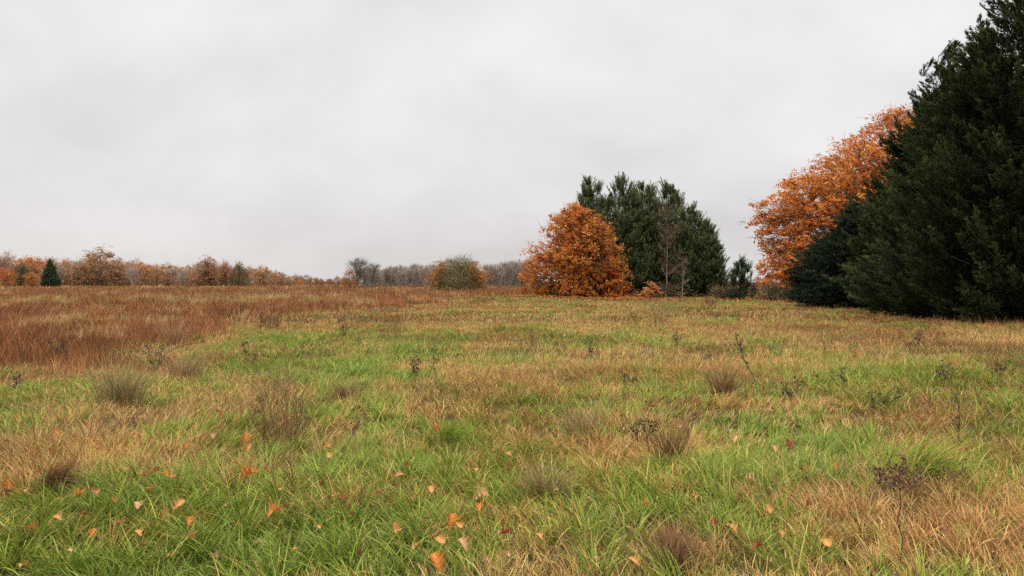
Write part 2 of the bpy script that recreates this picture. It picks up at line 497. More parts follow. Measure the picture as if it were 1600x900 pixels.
ORANGE = [(.56, .182, .036), (.63, .235, .05), (.46, .145, .03), (.40, .125, .03), (.64, .29, .07), (.50, .20, .05)]
RUSSET = [(.37, .19, .095), (.44, .23, .105), (.30, .155, .08), (.41, .25, .13), (.33, .19, .11)]


def plant(name, label, cat, loc, tb, cb, mt, mc, group=None, rz=0, part=("trunk", "crown")):
    t = thing(name, label, cat, loc, group)
    t.rotation_euler = (0, 0, rz)
    if tb is not None and tb.n:
        obj(part[0], tb, mt, t, True)
    if cb is not None and cb.n:
        obj(part[1], cb, mc, t)
    return t


# the round orange oak in front of the pines
d = 72.0
tb, cb = leafy_tree(rise(322, d), [(0, .88), (.06, .98), (.25, 1), (.43, .93), (.62, .78), (.81, .56), (.93, .31), (1, .06)], 5.0, 800, 70, .18, .46, ORANGE, .16, flat=.8, gaps=.62, shell=.5, bumpk=.34, sprigs=160)
plant("oak_tree", "round orange oak with leaves down to the ground before the dark pines", "tree", (side(900, d), d, 0), tb, cb, M_BARK, M_OAK)
# a thin low orange sapling spreading at its foot
d = 70.0
tb, cb = leafy_tree(3.6, [(0, .9), (.3, 1), (.6, .75), (.85, .4), (1, .1)], 1.3, 40, 80, .18, .4, [(.60, .19, .045), (.52, .15, .04)], .06, gaps=.3)
plant("oak_sapling", "small bright orange oak at the foot of the round oak, toward the birch", "tree", (side(957, d), d, 0), tb, cb, M_BARK, M_OAK)
# the tall orange oak behind the cypresses
d = 66.0
tb, cb = leafy_tree(rise(172, d), [(0, .82), (.06, .95), (.15, 1), (.4, .97), (.55, .89), (.7, .68), (.82, .46), (.92, .25), (1, .05)], 11.9, 2500, 100, .21, .78, [(c[0], c[1] * .97, c[2]) for c in ORANGE], .42, flat=.42, gaps=.52, bumpk=.18, sprigs=500, shell=.55, bare_top=.6, limb_every=3)
plant("oak_tree", "tall wide orange oak rising behind the dark cypresses", "tree", (side(1398, d), d, 0), tb, cb, M_BARK, M_OAK)


def pine_tree(H, prof, Rad, n_bough, shoots, pal, trunk_r, cand=.6, needle=.26, leaders=4, low=.05, squash=(1, 1), bark=(.09, .06, .045), gap0=.92, per=20):
    tb, cb = Buf(), Buf()
    bark = np.array(bark)
    hs = np.array([p[0] for p in prof]); rs = np.array([p[1] for p in prof])
    tp = np.stack([np.zeros(7), np.zeros(7), np.linspace(0, H * .96, 7)], 1)
    tp[1:, :2] += np.cumsum(rng.normal(size=(6, 2)) * H * .006, 0)
    tb.tube(tp, trunk_r * np.linspace(1.1, .1, 7), bark, 7)
    tips, dirs, lens = [], [], []
    off = rng.uniform(0, 99)
    cs = np.zeros((0, 3)); gap = gap0 * Rad / 3.5; tries = 0
    while len(cs) < n_bough and tries < 60000:
        tries += 1
        f = rng.uniform(low, .98); r = np.interp(f, hs, rs)
        if rng.uniform() > r + .12:
            continue
        a = rng.uniform(0, 2 * math.pi)
        u = rng.uniform(.72, 1.0) if rng.uniform() < .8 else rng.uniform(.2, .6)
        u *= 1 + .5 * (fbm(np.array(a * 1.5 + off), np.array(f * 6.), 4) - .5)
        c = np.array([math.cos(a) * r * u * Rad * squash[0], math.sin(a) * r * u * Rad * squash[1], f * H])
        if len(cs) and (((cs - c) * np.array([1, 1, .8])) ** 2).sum(1).min() < gap * gap:
            continue
        cs = np.concatenate([cs, c[None]])
        i = min(5.99, max(.1, (f * H - .35 * r * u * Rad)) / (H * .96) * 6)
        base = tp[int(i)] * (1 - i % 1) + tp[int(i) + 1] * (i % 1)
        p = curve(base, c, -.1, 5, .03)
        tb.tube(p, np.linspace(trunk_r * .22, .015, 5), bark, 4)
        out = unit(c - np.array([0, 0, c[2]]))
        size = rng.uniform(.55, 1.0) * (.6 + .4 * r) * Rad / 3.5
        m = int(shoots * rng.uniform(.7, 1.3))
        o = rng.normal(size=(m, 3)) * size * np.array([.36, .36, .45])
        o = o - out * np.abs(rng.normal(size=(m, 1))) * size * .35 + np.array([0, 0, 1]) * (o * out).sum(1, keepdims=True) * .5
        tips.append(c + o)
        dirs.append(unit(out * .5 + np.array([0, 0, .85 + .5 * f]) + .45 * o / size + rng.normal(size=(m, 3)) * .16))
        lens.append(rng.uniform(.55, 1.0, m) * (1 + .3 * f) * (Rad / 3.5) ** .5)
    for q_ in range(leaders):
        f = rng.uniform(.72, .97) if q_ else .985
        a = rng.uniform(0, 2 * math.pi); q = np.interp(f, hs, rs) * Rad * rng.uniform(.6, .95) * (1 if q_ else .1)
        ln = H * rng.uniform(.07, .13) * cand
        st = np.array([math.cos(a) * q, math.sin(a) * q, f * H - ln * .4])
        top = st + np.array([math.cos(a) * .12, math.sin(a) * .12, 1.0]) * ln
        tb.tube(np.array([st, (st + top) / 2, top]), [.05, .035, .02], bark, 4)
        m = 20
        t = rng.uniform(.0, .8, m)[:, None]
        tips.append(st + (top - st) * t + rng.normal(size=(m, 3)) * .07)
        dirs.append(unit(top - st + rng.normal(size=(m, 3)) * .16 * ln))
        lens.append(rng.uniform(.25, .5, m) * ln / 1.2)
    T = np.concatenate(tips); D = np.concatenate(dirs); Ln = np.concatenate(lens)
    T[:, 2] = np.maximum(T[:, 2], .15)
    N = len(T) * per
    i = np.repeat(np.arange(len(T)), per)
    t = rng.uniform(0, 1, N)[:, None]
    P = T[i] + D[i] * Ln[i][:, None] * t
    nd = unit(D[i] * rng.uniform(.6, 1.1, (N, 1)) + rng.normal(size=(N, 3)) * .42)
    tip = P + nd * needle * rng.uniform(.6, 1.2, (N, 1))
    col = np.clip(pick(pal, N, .12) * (1 + .12 * rng.normal(size=(len(T), 1)))[i] * (.35 + 1.15 * t), .002, .5)  # shaded shoot bases and sunlit tips put into the needle colour, beside younger needles
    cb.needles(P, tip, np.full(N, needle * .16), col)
    return tb, cb


PINE = [(.095, .12, .052), (.12, .146, .062), (.075, .098, .045), (.145, .163, .066)]
pp = [(0, .85), (.1, .97), (.25, 1), (.5, .95), (.7, .68), (.85, .44), (.94, .26), (1, .08)]
for (px, top, dd, rad, nb, lead, lab) in [
        (922, 274, 82, 3.3, 120, 14, "thin-topped dark pine with upright shoots rising behind the round orange oak"),
        (971, 273, 80, 3.5, 170, 12, "tall dark pine next in from the thin-topped one, rising highest above the round orange oak"),
        (1004, 282, 81, 3.3, 160, 10, "broad dark pine in the middle of the clump, between the highest pine and the birch"),
        (1043, 280, 82, 3.1, 160, 8, "narrow pointed dark pine directly behind the bare birch"),
        (1076, 318, 79, 2.9, 150, 10, "lower dark pine between the birch and the end pine of the clump"),
        (1102, 340, 78, 2.0, 110, 8, "shortest slim dark pine at the outer end of the clump, toward the small pine")]:
    H = rise(top + 12, dd)
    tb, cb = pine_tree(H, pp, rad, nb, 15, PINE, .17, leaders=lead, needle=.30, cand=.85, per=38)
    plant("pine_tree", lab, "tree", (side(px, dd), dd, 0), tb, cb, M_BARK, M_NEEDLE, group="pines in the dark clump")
tb, cb = pine_tree(rise(408, 61), [(0, .8), (.2, 1), (.5, .85), (.8, .5), (1, .1)], 1.1, 60, 12, [(.05, .075, .04), (.07, .09, .05)], .06, leaders=5, needle=.2, cand=.5)
plant("pine_tree", "small young pine standing alone in the gap between the pine clump and tall orange oak", "tree", (side(1157, 61), 61, 0), tb, cb, M_BARK, M_NEEDLE)


# ------------------------------------------------------------------ bare trees and shrubs
def bare_tree(H, spread, n_main, n_twig, trunk_r, bark, twig_col, start=.2, up=1.0, twig_w=.02, twig_len=.9, stems=1, lean_k=.35, fill=0):
    tb, cb = Buf(), Buf()
    bark = np.array(bark); anchors = []
    for s in range(stems):
        a0 = rng.uniform(0, 6.28)
        lean = np.array([math.cos(a0), math.sin(a0), 0]) * (spread * lean_k * rng.uniform(.3, 1.2) if stems > 1 else H * .02)
        hh = H * (rng.uniform(.75, 1) if stems > 1 else .97)
        t = np.linspace(0, 1, 8)[:, None]
        tp = lean * t + np.array([0, 0, hh]) * t
        tp[1:, :2] += np.cumsum(rng.normal(size=(7, 2)) * H * .008, 0)
        tb.tube(tp, trunk_r * np.linspace(1.05, .08, 8), bark, 6)
        anchors.append(tp[4:])
        for k in range(n_main // stems):
            f = rng.uniform(start, .95)
            i = f * 7; base = tp[int(i)] * (1 - i % 1) + tp[min(7, int(i) + 1)] * (i % 1)
            a = rng.uniform(0, 6.28)
            ln = spread * rng.uniform(.5, 1.0) * (1 - .55 * f)
            e = base + np.array([math.cos(a), math.sin(a), up * rng.uniform(.5, 1.2)]) * ln
            dome = H * (1.0 - .30 * min(1, np.hypot(e[0], e[1]) / (spread * 1.2)) ** 2 - .18 * rng.uniform() ** 2)
            e[2] = e[2] if e[2] < dome else base[2] + max(.1, dome - base[2]) * rng.uniform(.75, 1)
            p = curve(base, e, -.08, 5, .03)
            tb.tube(p, np.linspace(trunk_r * .3 * (1 - .6 * f), .012, 5), bark, 4)
            anchors.append(p[1:])
    A = np.concatenate(anchors)
    if fill:
        v = unit(rng.normal(size=(fill, 3))) * rng.uniform(.3, 1, (fill, 1)) ** .5
        A = np.concatenate([A, np.stack([v[:, 0] * spread, v[:, 1] * spread, H * (.08 + .84 * np.abs(v[:, 2]))], 1)])
    i = rng.integers(0, len(A), n_twig)
    P = A[i] + rng.normal(size=(n_twig, 3)) * .12
    D = unit(rng.normal(size=(n_twig, 3)) * .6 + np.array([0, 0, .6 * up]) + unit(A[i] * np.array([1, 1, 0])) * .4)
    tip = P + D * twig_len * rng.uniform(.4, 1.2, (n_twig, 1))
    cb.needles(P, tip, np.full(n_twig, twig_w), pick(twig_col, n_twig, .15))
    return tb, cb


d = 73.5
tb, cb = bare_tree(rise(314, d), 2.0, 22, 800, .055, (.27, .21, .17), [(.13, .078, .05), (.17, .09, .055)], start=.2, up=1.2, twig_w=.019, twig_len=1.0)
plant("birch_tree", "pale trunked bare birch with reddish twigs in front of the pines", "tree", (side(1040, d), d, 0), tb, cb, M_BARK, M_TWIG)
d = 72.
tb, cb = bare_tree(rise(400, d), 1.0, 12, 160, .05, (.33, .28, .24), [(.2, .12, .07)], start=.3, up=1.2, twig_w=.022, twig_len=.6)
plant("birch_sapling", "slim pale bare sapling standing beside the birch", "tree", (side(1066, d), d, 0), tb, cb, M_BARK, M_TWIG)
# round shrub out in the field: bare green-grey twigs, orange leaves on its flanks
d = 112.
tb, cb = bare_tree(rise(399, d), 4.0, 110, 6500, .06, (.15, .135, .085), [(.21, .18, .075), (.27, .21, .09), (.17, .15, .065)], start=.04, up=.75, twig_w=.045, twig_len=1.2, stems=13, lean_k=.8, fill=2500)
t = plant("field_shrub", "round half bare shrub with orange leaves on its flanks, alone in the field", "shrub", (side(715, d), d, 0), tb, cb, M_BARK, M_TWIG, part=("trunk", "twig_crown"))
ob = Buf(); n = 2600
sgn = np.where(rng.uniform(size=n) < .6, 1., -1.)
P = np.stack([sgn * np.abs(rng.normal(3.0, .8, n)), rng.normal(0, 1.3, n), np.clip(rng.normal(2.3, 1.1, n), .3, 4.6)], 1)
P[:, 0] *= np.where(P[:, 2] > 3.2, .78, 1)
ob.flakes(P, rng.uniform(.2, .38, n), rng.normal(size=(n, 3)), pick([(.50, .20, .05), (.42, .15, .045), (.36, .17, .06)], n), .65)
n = 1500
v = unit(rng.normal(size=(n, 3)))
P = np.stack([v[:, 0] * 3.6, v[:, 1] * 3.0, .3 + np.abs(v[:, 2]) * 4.3], 1) * rng.uniform(.7, 1, (n, 1))
ob.flakes(P, rng.uniform(.15, .3, n), rng.normal(size=(n, 3)), pick([(.26, .19, .06), (.32, .20, .06), (.20, .17, .055), (.40, .18, .05)], n), .65)
obj("leaf_cover", ob, M_OAK, t)

# scrub at the feet of the pines
for px, d, h, w, lab, colr in [
        (1050, 69, 1.5, 2.4, "low dark bramble shrub below the bare birch", [(.10, .075, .04), (.14, .08, .045), (.08, .08, .035)]),
        (1128, 62, 1.1, 1.3, "low leafless scrub between the pine clump and small pine", [(.14, .10, .06), (.17, .12, .07)]),
        (1205, 57, 1.4, 1.9, "dark brushy shrub under the tall orange oak", [(.07, .07, .035), (.11, .07, .04)])]:
    tb, cb = bare_tree(h, w, 30, 700, .03, (.1, .08, .06), colr, start=.1, up=.6, twig_w=.035, twig_len=.5, stems=6)
    fl = 450
    P = np.stack([rng.normal(0, w * .4, fl), rng.normal(0, w * .3, fl), np.abs(rng.normal(.35, .3, fl)) * h], 1)
    cb.flakes(P, rng.uniform(.08, .17, fl), rng.normal(size=(fl, 3)), pick(colr, fl), .7)
    plant("bramble_shrub", lab, "shrub", (side(px, d), d, 0), tb, cb, M_BARK, M_TWIG, group="scrub below the trees", part=("trunk", "twig_crown"))
d = 66.
tb, cb = leafy_tree(1.5, [(0, .7), (.3, 1), (.7, .6), (1, .15)], .9, 22, 50, .16, .28, [(.55, .2, .06), (.48, .16, .05), (.5, .28, .12)], .03, gaps=.2)
plant("oak_sapling", "tiny pale orange sapling in the dry grass before the bramble and birch", "tree", (side(1016, d), d, 0), tb, cb, M_BARK, M_OAK)


# ------------------------------------------------------------------ the dark conifers at the edge of the field
def conifer(H, prof, Rad, n_bough, per, fronds, pal, trunk_r, tilt=1.1, plume=1.5, frond=.34, droop=0.0, low=.02, fatness=.24, fw=.05, tip_light=.8, gap=.8):
    """Dense conifer: plumes of feathery sprays that leave the crown outward and upward."""
    tb, cb = Buf(), Buf()
    hs = np.array([p[0] for p in prof]); rs = np.array([p[1] for p in prof])
    tp = np.stack([np.zeros(6), np.zeros(6), np.linspace(0, H * .95, 6)], 1)
    tb.tube(tp, trunk_r * np.linspace(1.1, .08, 6), np.array([.07, .05, .04]), 8)
    off = rng.uniform(0, 99)
    cs = np.zeros((0, 3)); fa = []; tries = 0
    while len(cs) < n_bough and tries < 60000:
        tries += 1
        v = rng.uniform(low, 1.0); r = np.interp(v, hs, rs)
        if rng.uniform() > r + .08:
            continue
        a = rng.uniform(0, 2 * math.pi)
        u = rng.uniform(.82, 1.12) if rng.uniform() < .72 else rng.uniform(.5, .75)
        u *= 1 + .45 * (fbm(np.array(a * 2.2 + off), np.array(v * 9), 6) - .5)
        c = np.array([math.cos(a) * r * u * Rad, math.sin(a) * r * u * Rad, v * H])
        if len(cs) and ((cs - c) ** 2).sum(1).min() < gap * gap:
            continue
        cs = np.concatenate([cs, c[None]]); fa.append((v, a, r))
    fa = np.array(fa); nb = len(cs)
    outb = np.stack([np.cos(fa[:, 1]), np.sin(fa[:, 1]), np.zeros(nb)], 1)
    Db = unit(outb + np.array([0, 0, 1.0]) * (tilt * (.45 + .75 * fa[:, 0]))[:, None] - np.array([0, 0, droop]) + rng.normal(size=(nb, 3)) * .13)
    for k in range(nb):
        b = np.array([0, 0, max(.1, cs[k, 2] - .4 * np.hypot(cs[k, 0], cs[k, 1]))])
        tb.tube(np.array([b, (b + cs[k]) / 2 - np.array([0, 0, .1]), cs[k] - Db[k] * plume * .6, cs[k]]), [trunk_r * .16, trunk_r * .12, .03, .008], np.array([.07, .055, .04]), 3)
    bi = np.repeat(np.arange(nb), per); n_plume = len(bi)
    D = unit(Db[bi] + rng.normal(size=(n_plume, 3)) * .15)
    Ln = plume * rng.uniform(.6, 1.25, n_plume) * np.clip(.6 + fa[bi, 2] * .5, .5, 1.1)
    side_o = rng.normal(size=(n_plume, 3)); side_o -= (side_o * Db[bi]).sum(1, keepdims=True) * Db[bi]
    back = np.abs(rng.normal(size=n_plume)) * .45
    c = cs[bi] + side_o * (gap * (.20 + .20 * back))[:, None] - Db[bi] * ((back + .55) * plume)[:, None]
    c[:, 2] = np.maximum(c[:, 2], .12)
    btone = (1 + .2 * rng.normal(size=nb))[bi]
    i = np.repeat(np.arange(n_plume), fronds); N = len(i)
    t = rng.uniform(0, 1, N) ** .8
    rad = (fatness * np.sin(np.clip(t * .9 + .1, 0, 1) * math.pi) ** .7 * (1.15 - t) + .012) * Ln[i]
    o = rng.normal(size=(N, 3)) * .6
    o -= (o * D[i]).sum(1, keepdims=True) * D[i]
    P = c[i] + D[i] * (t * Ln[i])[:, None] + o * rad[:, None]
    fd = unit(D[i] + unit(o) * (.55 * (1 - .7 * t))[:, None] + rng.normal(size=(N, 3)) * .10)
    fl = frond * rng.uniform(.6, 1.2, N) * (1 - .35 * t)
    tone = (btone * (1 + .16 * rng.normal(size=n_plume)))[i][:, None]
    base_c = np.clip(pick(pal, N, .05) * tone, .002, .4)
    base_c = base_c * (.55 + tip_light * (t ** 2)[:, None] * np.array([.62, .56, .34]))  # dark plume depths and lit tips painted into the colour, with paler new growth
    # every frond: a spine and side leaflets in its own plane
    sd = np.cross(fd, rng.normal(size=(N, 3))); sd = unit(sd)
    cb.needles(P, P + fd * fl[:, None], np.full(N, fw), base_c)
    for q, sg in ((.12, 1), (.3, -1), (.48, 1), (.62, -1), (.2, -1), (.4, 1)):
        st = P + fd * (fl * q)[:, None]
        e = st + unit(fd * .85 + sd * sg * .75) * (fl * (.62 - .45 * q))[:, None]
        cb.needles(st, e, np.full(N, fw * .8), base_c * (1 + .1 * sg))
    P2 = P[:, 2]
    return tb, cb


CYP = [(.023, .032, .017), (.029, .039, .019), (.018, .026, .014), (.035, .044, .021)]
cone = [(0, .88), (.06, 1), (.2, .97), (.4, .82), (.6, .60), (.8, .34), (.93, .14), (1, .02)]
for px, d, H, rad, npl, gp, lab in [
        (1664, 29.5, 17.2, 6.6, 440, 1.0, "huge near-black cypress at the edge of the field, nearest and tallest of the row"),
        (1530, 36.0, 15.2, 3.5, 220, .95, "slim tall cypress squeezed between the huge cypress and the one with feathery raised tips"),
        (1480, 38.5, 14.6, 4.05, 250, .95, "dark cypress with feathery raised tips standing out against the sky and the orange oak"),
        (1417, 48.0, 12.1, 4.2, 220, .95, "smaller dark cypress tucked in behind the blue-green spruce")]:
    tb, cb = conifer(H, cone, rad, npl, 6, 52, CYP, .3, tilt=1.2, plume=1.8, frond=.36, fatness=.13, fw=.045, gap=gp, tip_light=3.7)
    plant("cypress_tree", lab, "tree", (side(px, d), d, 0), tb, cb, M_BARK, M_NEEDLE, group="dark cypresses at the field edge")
d = 44.
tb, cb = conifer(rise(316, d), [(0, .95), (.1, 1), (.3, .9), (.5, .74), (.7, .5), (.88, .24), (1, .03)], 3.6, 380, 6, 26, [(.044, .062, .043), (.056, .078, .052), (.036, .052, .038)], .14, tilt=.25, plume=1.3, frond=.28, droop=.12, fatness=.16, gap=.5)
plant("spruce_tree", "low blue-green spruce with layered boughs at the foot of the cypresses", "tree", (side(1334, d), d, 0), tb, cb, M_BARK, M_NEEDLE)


# ------------------------------------------------------------------ the far woods
def far_oak(H, w, n_clump=130, n_leaf=46, leaf=.33, cr=.85, shape=0, pal=RUSSET):
    prof = [[(0, .85), (.12, .92), (.35, 1), (.6, .95), (.8, .7), (.93, .4), (1, .1)], [(0, .9), (.15, 1), (.4, .95), (.65, .72), (.85, .4), (1, .08)]][shape]
    return leafy_tree(H, prof, w, n_clump, n_leaf, leaf, cr, pal, .26, flat=.95, gaps=.45, shell=.5, twigs=1)


protos = []
GREYTW = [(.38, .31, .25), (.45, .37, .29), (.32, .26, .21)]
for k in range(4):
    tb, cb = far_oak(10.0, 4.8 + .4 * (k % 2), shape=k % 2, pal=RUSSET if k != 2 else [(.46, .22, .075), (.52, .27, .09), (.40, .17, .06)])
    protos.append(("oak_tree", tb.mesh("trunk", M_BARK, True), cb.mesh("crown", M_OAK), M_OAK))
bares = []
for k in range(4):
    tb, cb = bare_tree(10.0, 3.2, 50, 1700, .13, (.36, .31, .27), GREYTW, start=.04, up=2.1, twig_w=.06, twig_len=1.7, stems=4)
    bares.append(("bare_tree", tb.mesh("trunk", M_BARK, True), cb.mesh("crown", M_TWIG), None))
tb, cb = pine_tree(10.0, [(0, .9), (.15, 1), (.4, .8), (.7, .45), (.9, .18), (1, .04)], 2.7, 160, 16, [(.05, .075, .045), (.065, .09, .05)], .2, leaders=2, needle=.5)
dark = ("pine_tree", tb.mesh("trunk", M_BARK, True), cb.mesh("crown", M_NEEDLE), None)


def stand(proto, px, d, top, wide=1.0, label="", group=None, tint=(1, 1, 1, 1)):
    """A far tree whose top shows at row `top`."""
    H = rise(top, d)
    t = thing(proto[0], label, "tree", (side(px, d), d, -.1), group)
    t.rotation_euler = (0, 0, rng.uniform(0, 6.28)); t.scale = (H / 10 * wide, H / 10 * wide, H / 10)
    for nm, me in (("trunk", proto[1]), ("crown", proto[2])):
        o = obj(nm, me, None, t); o.color = tint
    return t


G_WOOD = "autumn trees of the far wood"
U = lambda a, b: float(rng.uniform(a, b))
special = [
    # px, d, top, proto, width, label, tint
    (2, 215, 392, bares[0], 1.5, "tall half bare brown tree at the near end of the far wood", (1.2, .95, .8, 1)),
    (45, 225, 400, protos[2], 1.15, "bright orange oak between the two dark green trees of the far wood", (1.1, .95, .85, 1)),
    (34, 212, 410, ("leafy_tree",) + protos[3][1:], .8, "dull green tree with blunt top under the bright orange oak of the far wood", (.30, .55, .42, 1)),
    (79, 205, 407, dark, 1.05, "dark green cone shaped pine at the front of the far wood", (1.35, 1.25, 1.2, 1)),
    (158, 225, 389, protos[0], 1.35, "tallest domed russet oak of the far wood", (1, 1, 1, 1)),
    (10, 196, 418, protos[2], 1.0, "low glowing orange oak at the near end of the far wood", (1.15, .9, .75, 1)),
    (48, 200, 424, protos[2], 1.0, "low pale orange oak between the two dark green trees of the far wood", (1.05, .9, .85, 1)),
    (326, 215, 401, protos[1], 1.15, "russet oak with the higher uneven top after the dip in the far wood", (1, .95, .9, 1)),
    (352, 212, 407, protos[3], .85, "slender russet oak between the uneven topped oak and the dark ivy clad tree", (.95, .9, .9, 1)),
    (374, 210, 409, protos[1], .8, "dark ivy clad tree at the end of the russet oaks", (.45, .62, .55, 1)),
    (411, 240, 414, protos[2], 1.1, "golden brown rounded oak past the dark ivy clad tree", (.95, 1.0, .75, 1)),
    (556, 172, 404, bares[1], 1.6, "tall dark leafless tree at the start of the bare trees", (.62, .66, .7, 1)),
    (583, 176, 411, bares[2], 1.3, "second dark leafless tree beside the tall dark one", (.66, .68, .7, 1)),
    (545, 168, 421, protos[0], .85, "small russet oak in front of the tall dark leafless tree", (1.05, .9, .85, 1))]
for px, d, top, pr, w, lab, ti in special:
    stand(pr, px, d, top, w, lab, G_WOOD, ti)
wood_top = [(-120, 398), (0, 402), (60, 404), (110, 404), (150, 398), (190, 403), (230, 411), (270, 416), (300, 412), (340, 409), (390, 418), (430, 424), (470, 431), (545, 433), (620, 430)]
wx = np.array([a for a, b in wood_top]); wy = np.array([b for a, b in wood_top])
for row, (d0, step, dy) in enumerate(((218, 24, 9), (250, 20, 3), (285, 18, 0))):
    px = -110.0
    while px < 560:
        d = d0 * (1 + max(0, px - 380) / 520) + U(-7, 7)
        pr = protos[int(rng.integers(0, 4))] if rng.uniform() < .86 else bares[int(rng.integers(0, 4))]
        v = U(.82, 1.1); gr = U(.92, 1.05)
        lab = {0: "low russet oak along the front of the far wood", 1: "russet tree filling the middle of the far wood", 2: "hazy brown tree along the back of the far wood"}[row]
        stand(pr, px, d, float(np.interp(px, wx, wy)) + dy + U(-3, 5), U(.95, 1.25), lab, ["oaks along the front of the far wood", "trees in the middle of the far wood", "trees along the back of the far wood"][row], (v, v * gr, v * U(.9, 1.1), 1))
        px += max(7, (450 - float(np.interp(px, wx, wy))) * (.42 if row else .55)) * U(.75, 1.25)
# grey leafless trees between the dark pair and the shrub, and on to the pines
for x0, x1, top0, top1, d0, gname, lab in [
        (566, 690, 421, 415, 185, "grey leafless trees between the dark pair and the shrub", "grey leafless tree in the even row between the dark pair and the round shrub"),
        (758, 835, 416, 409, 180, "grey leafless trees between the shrub and the oak", "grey leafless tree in the row between the round shrub and the round orange oak")]:
    for r_ in range(3):
        px = x0 + 4 * r_
        while px < x1:
            v = U(.8, 1.05)
            stand(bares[int(rng.integers(0, 4))], px, d0 + 16 * r_ + U(-4, 4), top0 + (top1 - top0) * (px - x0) / (x1 - x0) + U(-5, 6), U(.9, 1.25), lab, gname, (v, v * .97, v * .97, 1))
            px += U(6, 10)
for px, top in ((1128, 438), (1143, 434), (1162, 432), (1182, 434), (1204, 436)):
    stand(protos[int(rng.integers(0, 4))], px, 190 + U(-8, 8), top, 1.1, "distant russet tree seen low in the gap beside the small pine", "distant russet trees in the gap", (.95, .9, .85, 1))


# ------------------------------------------------------------------ single plants standing in the meadow
def tussock(px, py, h, w, n, pal, label, name="grass_tussock", cat="grass tussock", lean=(0, 0), width=.006, stiff=.5, group=None, stems=0, stem_pal=None):
    d = ground_y(py)
    x = side(px, d); z = float(terrain(x, d))
    b = Buf()
    a = rng.uniform(0, 6.28, n); r = np.abs(rng.normal(0, .3, n)) * w
    P = np.stack([np.cos(a) * r * .8, np.sin(a) * r * .8, np.full(n, -.02)], 1)
    bear = np.arctan2(np.sin(a) * r + lean[1] + rng.normal(size=n) * .12 * w, np.cos(a) * r + lean[0] + rng.normal(size=n) * .12 * w)
    t0 = rng.uniform(.03, .5, n) * (1.3 - stiff)
    t1 = t0 + rng.uniform(.2, 1.6, n) * (1.25 - stiff)
    c = pick(pal, n)
    b.blades(P, h * rng.uniform(.55, 1.2, n), width * rng.uniform(.6, 1.3, n), bear, t0, t1, c, c * 1.1, 4, rng.uniform(0, 6.28, n))
    t = tag(obj(name, b, M_DRY), label, cat, group)
    t.location = (x, d, z)
    return t


def weed(px, py, h, lean, label, n_stem=1, side_n=9, heads=14, col=(.045, .032, .025), head=.018, name="dead_weed", spread=.12, branch=.16, group=None, thick=.006):
    """A dead flower stalk: stem(s) with side twigs, and seed clusters along them."""
    d = ground_y(py)
    x = side(px, d); z = float(terrain(x, d))
    t = thing(name, label, "weed", (x, d, z), group)
    col = np.array(col)
    for s in range(n_stem):
        sb, hb = Buf(), Buf()
        hh = h * (1 if s == 0 else rng.uniform(.5, .95))
        e = np.array([lean[0] + (rng.normal() * spread if n_stem > 1 else 0), lean[1] + (rng.normal() * spread if n_stem > 1 else 0), hh])
        p = curve(np.array([0, 0, -.03]), e, 0, 7, .015)
        sb.tube(p, np.linspace(thick, thick * .35, 7), col, 5)
        for _ in range(side_n):
            f = rng.uniform(.35, 1); i = f * 6
            q = p[int(i)] * (1 - i % 1) + p[min(6, int(i) + 1)] * (i % 1)
            a = rng.uniform(0, 6.28)
            tip = q + np.array([math.cos(a) * .7, math.sin(a) * .7, .6]) * branch * rng.uniform(.4, 1.2)
            sb.tube(np.array([q, (q + tip) / 2 + rng.normal(size=3) * .008, tip]), [thick * .5, thick * .4, thick * .25], col, 3)
            m = max(1, int(heads * rng.uniform(.4, 1.1)))
            P = q + (tip - q) * rng.uniform(.35, 1.05, (m, 1)) + rng.normal(size=(m, 3)) * head * .7
            hb.flakes(P, rng.uniform(.5, 1.5, m) * head, rng.normal(size=(m, 3)), pick([col, col * 1.5, col * .8], m), .7)
        obj("seed_cluster", hb, M_TWIG, obj("stalk", sb, M_TWIG, t))
    return t


def twig_bush(px, py, h, w, n, pal, label, thin=.0045, group=None, dirz=1.0):
    d = ground_y(py)
    x = side(px, d); z = float(terrain(x, d))
    b = Buf()
    a = rng.uniform(0, 6.28, n); r = np.sqrt(rng.uniform(0, 1, n)) * w * .25
    P = np.stack([np.cos(a) * r, np.sin(a) * r, np.full(n, -.02)], 1)
    az = a + rng.normal(size=n) * .5
    t0 = rng.uniform(.0, .55, n) / dirz
    c = pick(pal, n)
    L = h * rng.uniform(.5, 1.15, n)
    b.blades(P, L, np.full(n, thin), az, t0, t0 + rng.normal(size=n) * .25, c, c, 4, rng.uniform(0, 6.28, n))
    # side twigs along the stems
    m = n * 5
    i = rng.integers(0, n, m); f = rng.uniform(.25, .95, m)
    hz = np.stack([np.cos(az[i]), np.sin(az[i]), np.zeros(m)], 1)
    Q = P[i] + (L[i] * f)[:, None] * (np.sin(t0[i])[:, None] * hz + np.cos(t0[i])[:, None] * np.array([0, 0, 1.]))
    az2 = rng.uniform(0, 6.28, m)
    c2 = pick(pal, m)
    b.blades(Q, h * rng.uniform(.08, .28, m), np.full(m, thin * .7), az2, rng.uniform(.2, .9, m), rng.uniform(.0, .8, m), c2, c2 * 1.15, 2, rng.uniform(0, 6.28, m))
    t = tag(obj("twiggy_bush", b, M_TWIG), label, "bush", group)
    t.location = (x, d, z)
    return t


